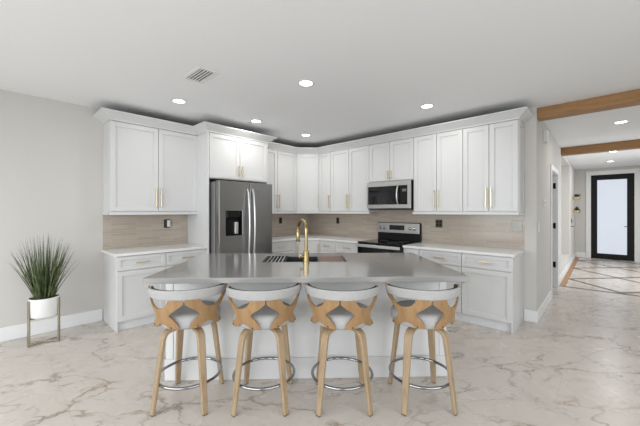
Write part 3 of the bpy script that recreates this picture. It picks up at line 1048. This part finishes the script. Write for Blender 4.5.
def arc_band(th, z0, z1, rin, rout, rnd, seg=44, lift=0.0, taper=0.0):
    """padded band round the back; rounded rectangle section"""
    b = bmesh.new()
    rings = []
    for i in range(seg + 1):
        t = i / seg * 2 - 1
        a = R(th * t)
        e = 1.0
        k = max(0.0, (abs(t) - 0.90) / 0.10)
        e = math.sqrt(max(0.0, 1 - (k * 0.93) ** 2))
        zc, hz = (z0 + z1) / 2 + lift * t * t, (z1 - z0) / 2 * (1 - taper * abs(t) ** 3) * (0.35 + 0.65 * e)
        rc, hr = (rin + rout) / 2, (rout - rin) / 2 * (0.35 + 0.65 * e)
        ring = []
        for q_ in range(16):
            ph = 2 * PI * q_ / 16
            cx_ = math.copysign(abs(math.cos(ph)) ** 0.45, math.cos(ph)) * hr
            cz_ = math.copysign(abs(math.sin(ph)) ** 0.45, math.sin(ph)) * hz
            r = rc + cx_ + (zc + cz_ - 0.84) * 0.10
            ring.append(b.verts.new((r * math.sin(a), -r * math.cos(a), zc + cz_)))
        rings.append(ring)
    for a_, d_ in zip(rings, rings[1:]):
        for k in range(16):
            j = (k + 1) % 16
            b.faces.new((a_[k], a_[j], d_[j], d_[k]))
    b.faces.new(rings[0][::-1])
    b.faces.new(rings[-1])
    bmesh.ops.recalc_face_normals(b, faces=b.faces[:])
    return b


def make_stool():
    root = thing('counter_stool', 'stool', 'stool')
    # swivel seat (its own rotation about the post): an Empty is not needed, parts are built un-rotated
    mirror = [(-a, z) for a, z in XPs][::-1]
    for nm, poly in (('back_panel', XPs), ('back_panel', mirror)):
        o = MB().merge(curved_panel(poly, 0.013)).build(nm, M['oak'], root, 40)
        sgn = 1 if poly is XPs else -1
        for a, z in ((21, .612), (69, .603)):
            rr = rz_of(z) + 0.001
            x, y_ = rr * math.sin(R(a * sgn)), -rr * math.cos(R(a * sgn))
            MB().cyl((0, 0, 0), 0.0055, 0.006, 'Y', 10).xf(Matrix.Translation((x, y_, z)) @ Matrix.Rotation(R(a * sgn), 4, 'Z')).build('bolt', M['foot'], o)
    MB().merge(arc_band(78, 0.804, 0.871, 0.256, 0.279, 0.01, taper=0.25, lift=-0.004)).build('backrest_band', M['fabric'], root, 60)
    MB().merge(arc_band(87, 0.808, 0.869, 0.241, 0.2565, 0.01, taper=0.25, lift=0.0)).build('backrest_lining', M['charcoal'], root, 60)
    MB().lathe([(0, 0.583), (0.16, 0.583), (0.20, 0.588), (0.214, 0.60), (0.217, 0.625), (0.214, 0.655), (0.203, 0.672), (0.18, 0.679), (0.10, 0.674), (0, 0.672)], 44).build('seat', M['seatfab'], root, 60)
    MB().lathe([(0, 0.574), (0.12, 0.574), (0.175, 0.577), (0.185, 0.582), (0.175, 0.586), (0, 0.590)], 40).build('seat_shell', M['oak'], root, 40)
    MB().cyl((0, 0, 0.568), 0.075, 0.014, seg=28).build('swivel_plate', M['black'], root, 40)
    base_objs = []
    for sx in (-1, 1):
        for sy in (-1, 1):
            fx, fy = 0.178 * sx, 0.196 * sy
            tx, ty = 0.128 * sx, 0.135 * sy
            p = [(0.03 * sx, 0.03 * sy, 0.553), (0.085 * sx, 0.09 * sy, 0.553), (0.112 * sx, 0.118 * sy, 0.546), (0.126 * sx, 0.133 * sy, 0.528), (tx + 0.006 * sx, ty + 0.007 * sy, 0.495)]
            a = Vector(p[-1])
            f = Vector((fx, fy, 0.008))
            for k in range(1, 7):
                p.append(tuple(a.lerp(f, k / 6)))
            wd = [0.05, 0.055, 0.057, 0.057, 0.056] + [0.056 - 0.016 * k / 6 for k in range(1, 7)]
            th = [0.022, 0.024, 0.026, 0.027, 0.027] + [0.027 - 0.003 * k / 6 for k in range(1, 7)]
            side = Vector((-sy * 0.135, sx * 0.128, 0)).normalized()
            lg = MB().strip(p, side, wd, th, 0.006).build('leg', M['oakleg'], root, 35)
            dirr = math.atan2(side.y, side.x)
            MB().box(-0.017, 0.017, -0.010, 0.010, 0.0, 0.009, bev=0.002).xf(Matrix.Translation((fx, fy, 0)) @ Matrix.Rotation(dirr, 4, 'Z')).build('foot_cap', M['foot'], lg)
    FR = 0.222
    MB().tube([(FR * math.cos(2 * PI * i / 48), FR * math.sin(2 * PI * i / 48), 0.195) for i in range(48)], 0.0105, 10, True).build('footrest_ring', M['chrome'], root, 60)
    return root


ca, sa = math.cos(R(YAW)), math.sin(R(YAW))
def cam2w(X, Z):
    return (4.75 + ca * X - sa * Z, -4.67 + sa * X + ca * Z)

stool_spec = [(-0.973, 2.315, 13, 'oak and grey counter stool at the left end of the island, nearest the potted grass'),
              (-0.416, 2.310, 11, 'second oak and grey counter stool from the potted grass, left of the faucet'),
              (0.165, 2.310, -8, 'third oak and grey counter stool from the potted grass, just right of the faucet'),
              (0.752, 2.320, -2, 'oak and grey counter stool at the right end of the island, nearest the hallway')]
st = make_stool()
for i, (X, Z, dr, lab) in enumerate(stool_spec):
    o = st if i == 0 else copy_tree(st)
    x, y_ = cam2w(X, Z)
    o.location = (x, y_, 0)
    o.rotation_euler = (0, 0, R(44.3))
    tag(o, lab, 'stool', 'counter stools at the island')
    for ch in o.children:
        if ch.name.split('.')[0] in ('back_panel', 'backrest_band', 'backrest_lining', 'seat', 'seat_shell'):
            ch.rotation_euler = (0, 0, R(dr))

# ------------------------------------------------------------------ potted grass
pl = thing('potted_grass', 'tall spiky potted grass in a white pot on a gold metal stand', 'plant', (0.355, -4.29, 0), R(85))
MB().lathe([(0, 0.285), (0.10, 0.285), (0.118, 0.292), (0.125, 0.31), (0.128, 0.485), (0.122, 0.487), (0.118, 0.478), (0, 0.478)], 40).build('pot', M['pot'], pl, 40)
MB().lathe([(0, 0.4785), (0.117, 0.4785), (0.10, 0.485), (0, 0.487)], 30).build('soil', M['soil'], pl, 60)
sd = MB()
for k in range(4):
    a = R((24, 156, 204, 336)[k])
    m4 = Matrix.Rotation(a, 4, 'Z')
    sd2 = MB().box(0.127, 0.135, -0.020, 0.020, 0.0, 0.47, bev=0.0015)
    sd2.xf(m4)
    sd2.build('leg', M['standmetal'], pl)
cr = MB()
for k in range(2):
    m4 = Matrix.Rotation(R(24 + 132 * k), 4, 'Z')
    cr.merge(MB().box(-0.13, 0.13, -0.014, 0.014, 0.012 + 0.0004 * k, 0.02 + 0.0004 * k).xf(m4).bm)
    cr.merge(MB().box(-0.13, 0.13, -0.014, 0.014, 0.275 + 0.0004 * k, 0.284 + 0.0004 * k).xf(m4).bm)
cr.build('cross_brace', M['standmetal'], pl)
fo = bmesh.new()
for i in range(260):
    a = random.uniform(0, 2 * PI)
    r0 = 0.085 * math.sqrt(random.random())
    lean = random.uniform(0.02, 1.0) ** 1.1
    hgt = random.uniform(0.38, 0.72) * (1 - 0.18 * lean)
    out = 0.03 + 0.20 * lean
    side = Vector((-math.sin(a), math.cos(a), 0))
    ta = random.uniform(-1.2, 1.2)
    side = (side * math.cos(ta) + Vector((math.cos(a), math.sin(a), 0)) * math.sin(ta)).normalized()
    prev = None
    for k in range(7):
        t_ = k / 6
        rr = r0 + out * (t_ ** 1.12)
        p = Vector((rr * math.cos(a), rr * math.sin(a), 0.48 + hgt * (t_ - 0.10 * lean * t_ ** 3)))
        wv = 0.0046 * (1 - t_ ** 1.6) + 0.0004
        cur = (fo.verts.new(p - side * wv), fo.verts.new(p + side * wv))
        if prev:
            fo.faces.new((prev[0], prev[1], cur[1], cur[0]))
        prev = cur
MB().merge(fo).build('foliage', M['leaf'], pl, 60)

# ------------------------------------------------------------------ outlets and small wall devices
def plate(label, loc, rz, wd, ht, m, gang=1, cat='outlet', plug=False, name='wall_outlet'):
    root = thing(name, label, cat, loc, rz)
    B(-wd / 2, wd / 2, -0.006, 0, -ht / 2, ht / 2, bev=0.002).build('cover_plate', m, root)
    for g_ in range(gang):
        xc = (g_ - (gang - 1) / 2) * 0.046
        s_ = MB()
        for zz in (-0.022, 0.022):
            s_.box(xc - 0.015, xc + 0.015, -0.008, -0.005, zz - 0.016, zz + 0.016, bev=0.001)
        s_.build('socket', M['black'] if m is M['bronze'] else m, root)
    if plug:
        B(-0.002, 0.034, -0.045, -0.006, -0.045, 0.05, bev=0.005, seg=2).build('plug_in_light', M['plastic'], root)
    return root

plate('dark bronze outlet with a white plug-in light, left of the refrigerator', (0.0085, -2.914, 1.215), L90, 0.085, 0.125, M['bronze'], 1, plug=True)
plate('dark bronze outlet on the tiles just right of the refrigerator', (0.0085, -0.775, 1.213), L90, 0.075, 0.12, M['bronze'])
plate('dark bronze outlet on the tiles between the corner and the range', (0.84, -0.0085, 1.213), 0, 0.075, 0.12, M['bronze'])
plate('dark bronze double outlet on the tiles right of the range', (2.845, -0.0085, 1.21), 0, 0.105, 0.12, M['bronze'], 2)
plate('grey metal double outlet at the hallway end of the tiles', (3.865, -0.0085, 1.205), 0, 0.115, 0.135, M['greyplate'], 2)


def hp(y_, z, off=0.0):
    v = HM @ Vector((off, y_, z))
    return (v.x, v.y, v.z)

HR = R(90.95)
sw = thing('light_switch', 'white rocker light switch on the wall at the hallway corner', 'light switch', hp(0.17, 1.19), HR)
B(-0.036, 0.036, -0.006, 0, -0.058, 0.058, bev=0.002).build('cover_plate', M['plastic'], sw)
B(-0.016, 0.016, -0.010, -0.005, -0.033, 0.033, bev=0.002).build('rocker', M['trim'], sw)
th_ = thing('thermostat', 'small white thermostat with a dark side beside the hallway doorway', 'thermostat', hp(0.64, 1.515), HR)
B(-0.06, 0.06, -0.022, 0, -0.045, 0.045, bev=0.004).build('housing', M['plastic'], th_)
B(-0.035, 0.035, -0.0235, -0.021, -0.02, 0.025).build('screen', M['greyplate'], th_)
ch_ = thing('door_chime', 'white door chime box high on the hallway wall near the first beam', 'chime', hp(0.66, 2.36), HR)
B(-0.075, 0.075, -0.05, 0, 0, 0.16, bev=0.006, seg=2).build('housing', M['plastic'], ch_)
for xg in (-0.03, 0.0, 0.03):
    B(xg - 0.006, xg + 0.006, -0.052, -0.048, 0.02, 0.14).build('grille_slot', M['trim'], ch_)


def wall_planter(label, y_, z, seed):
    rnd = random.Random(seed)
    root = thing('wall_planter', label, 'planter', hp(y_, z), HR, 'gold wall planters in the hallway')
    MB().lathe([(0, 0), (0.06, 0.0), (0.085, 0.03), (0.095, 0.075), (0.088, 0.075), (0.078, 0.03), (0, 0.02)], 24, (0, -0.105, 0)).build('bowl', M['gold'], root, 40)
    B(-0.012, 0.012, -0.02, 0, -0.02, 0.16, bev=0.002).build('bracket', M['gold'], root)
    b = bmesh.new()
    for i in range(46):
        a = rnd.uniform(0, 2 * PI)
        el = rnd.uniform(0.1, 1.3)
        d = Vector((math.cos(a) * math.cos(el), math.sin(a) * math.cos(el), math.sin(el)))
        L = rnd.uniform(0.07, 0.15)
        p0 = Vector((0, -0.105, 0.06))
        s_ = d.cross(Vector((0, 0, 1))).normalized() * rnd.uniform(0.014, 0.024)
        pm = p0 + d * L * 0.6 + Vector((0, 0, 0.01))
        pe = p0 + d * L + Vector((0, 0, -0.02 * math.cos(el)))
        if pe.y > -0.01 or pm.y > -0.01:
            continue
        v = [b.verts.new(q_) for q_ in (p0, pm + s_, pe, pm - s_)]
        b.faces.new(v)
    MB().merge(b).build('foliage', M['leaf'], root)
    return root

wall_planter('upper gold planter of greenery on the hallway wall near the front door', 6.15, 1.70, 1)
wall_planter('lower gold planter of greenery on the hallway wall near the front door', 6.15, 1.34, 2)
bs_ = thing('black_wall_switch', 'small upright black switch plate on the hallway wall below the planters', 'light switch', hp(6.05, 1.13), HR)
B(-0.036, 0.036, -0.012, 0, -0.06, 0.06, bev=0.002).build('cover_plate', M['black'], bs_)
B(-0.014, 0.014, -0.016, -0.011, -0.03, 0.03, bev=0.002).build('rocker', M['blackglass'], bs_)
hk = thing('black_wall_hook', 'tiny black wall hook below the upright black switch plate', 'hook', hp(6.05, 0.985), HR)
MB().cyl((0, -0.004, 0), 0.022, 0.008, 'Y', 16).build('rose', M['black'], hk, 40)
MB().tube([(0, -0.006, 0), (0, -0.045, 0), (0.0, -0.055, 0.012)], 0.008, 8).build('prong', M['black'], hk, 50)

# ------------------------------------------------------------------ ceiling fittings
def downlight_proto():
    root = thing('recessed_light', 'light', 'ceiling light')
    MB().lathe([(0.062, -0.001), (0.085, -0.001), (0.088, -0.004), (0.084, -0.008), (0.066, -0.006), (0.062, -0.001)], 36).build('trim_ring', M['trim'], root, 40)
    MB().lathe([(0, -0.0045), (0.055, -0.0045), (0.065, -0.003), (0.065, -0.001), (0, -0.001)], 32).build('lens', M['lens'], root, 40)
    return root


dl_spec = [(1.09, -3.178, CEIL, 'lit recessed ceiling light above the left counter, nearest the air vent'),
           (2.529, -2.517, CEIL, 'lit recessed ceiling light nearest the camera, above the island'),
           (3.116, -1.034, CEIL, 'lit recessed ceiling light in front of the cabinets right of the microwave'),
           (1.074, -2.096, CEIL, 'lit recessed ceiling light in front of the fridge cabinet'),
           (1.009, -1.044, CEIL, 'lit recessed ceiling light in front of the corner cabinet'),
           (4.853, 1.533, HC, 'lit recessed hallway ceiling light between the two beams'),
           (4.779, 4.50, HC, 'lit recessed hallway ceiling light just beyond the second beam'),
           (4.737, 6.25, HC, 'lit recessed hallway ceiling light nearest the front door')]
pr = downlight_proto()
for i, (x, y_, z, lab) in enumerate(dl_spec):
    o = pr if i == 0 else copy_tree(pr)
    k_ = (z - 1.40) / 1.28
    o.location = (4.75 + (x - 4.75) * k_, -4.67 + (y_ + 4.67) * k_, z)
    tag(o, lab, 'ceiling light', 'recessed ceiling lights')
    ld = bpy.data.lights.new('lamp', 'AREA')
    ld.shape = 'DISK'
    ld.size = 0.12
    ld.energy = LAMP_WATTS * (1.5 if i >= 5 else 1.0)
    ld.color = LAMP_COLOR
    lo = bpy.data.objects.new('lamp', ld)
    COL.objects.link(lo)
    lo.parent = o
    lo.location = (0, 0, -0.012)

av = thing('air_vent', 'white rectangular ceiling air vent with dark slots', 'vent', (1.895, -3.30, CEIL))
vx, vy = 0.175, 0.10
MB().box(-vx, vx, -vy, -vy + 0.03, -0.008, -0.0005, bev=0.002).box(-vx, vx, vy - 0.03, vy, -0.008, -0.0005, bev=0.002).box(-vx, -vx + 0.03, -vy + 0.03, vy - 0.03, -0.008, -0.0005).box(vx - 0.03, vx, -vy + 0.03, vy - 0.03, -0.008, -0.0005).build('frame', M['trim'], av)
B(-vx + 0.03, vx - 0.03, -vy + 0.03, vy - 0.03, -0.0025, -0.0005).build('duct_opening', M['black'], av)
lv_ = MB()
for i in range(5):
    y_ = -0.056 + i * 0.028
    lv_.merge(MB().box(-vx + 0.03, vx - 0.03, -0.0085, 0.0085, -0.001, 0.001).xf(Matrix.Translation((0, y_, -0.007)) @ Matrix.Rotation(R(8), 4, 'X')).bm)
lv_.build('louvers', M['trim'], av)
sm = thing('smoke_detector', 'small white round smoke detector on the hallway ceiling past the second beam', 'smoke detector', (4.35, 3.75, HC))
MB().lathe([(0, 0), (0.065, 0), (0.065, -0.018), (0.05, -0.034), (0, -0.036)], 28).build('housing', M['plastic'], sm, 40)
B(-0.006, 0.006, -0.006, 0.006, -0.04, -0.035).build('test_button', M['greyplate'], sm)
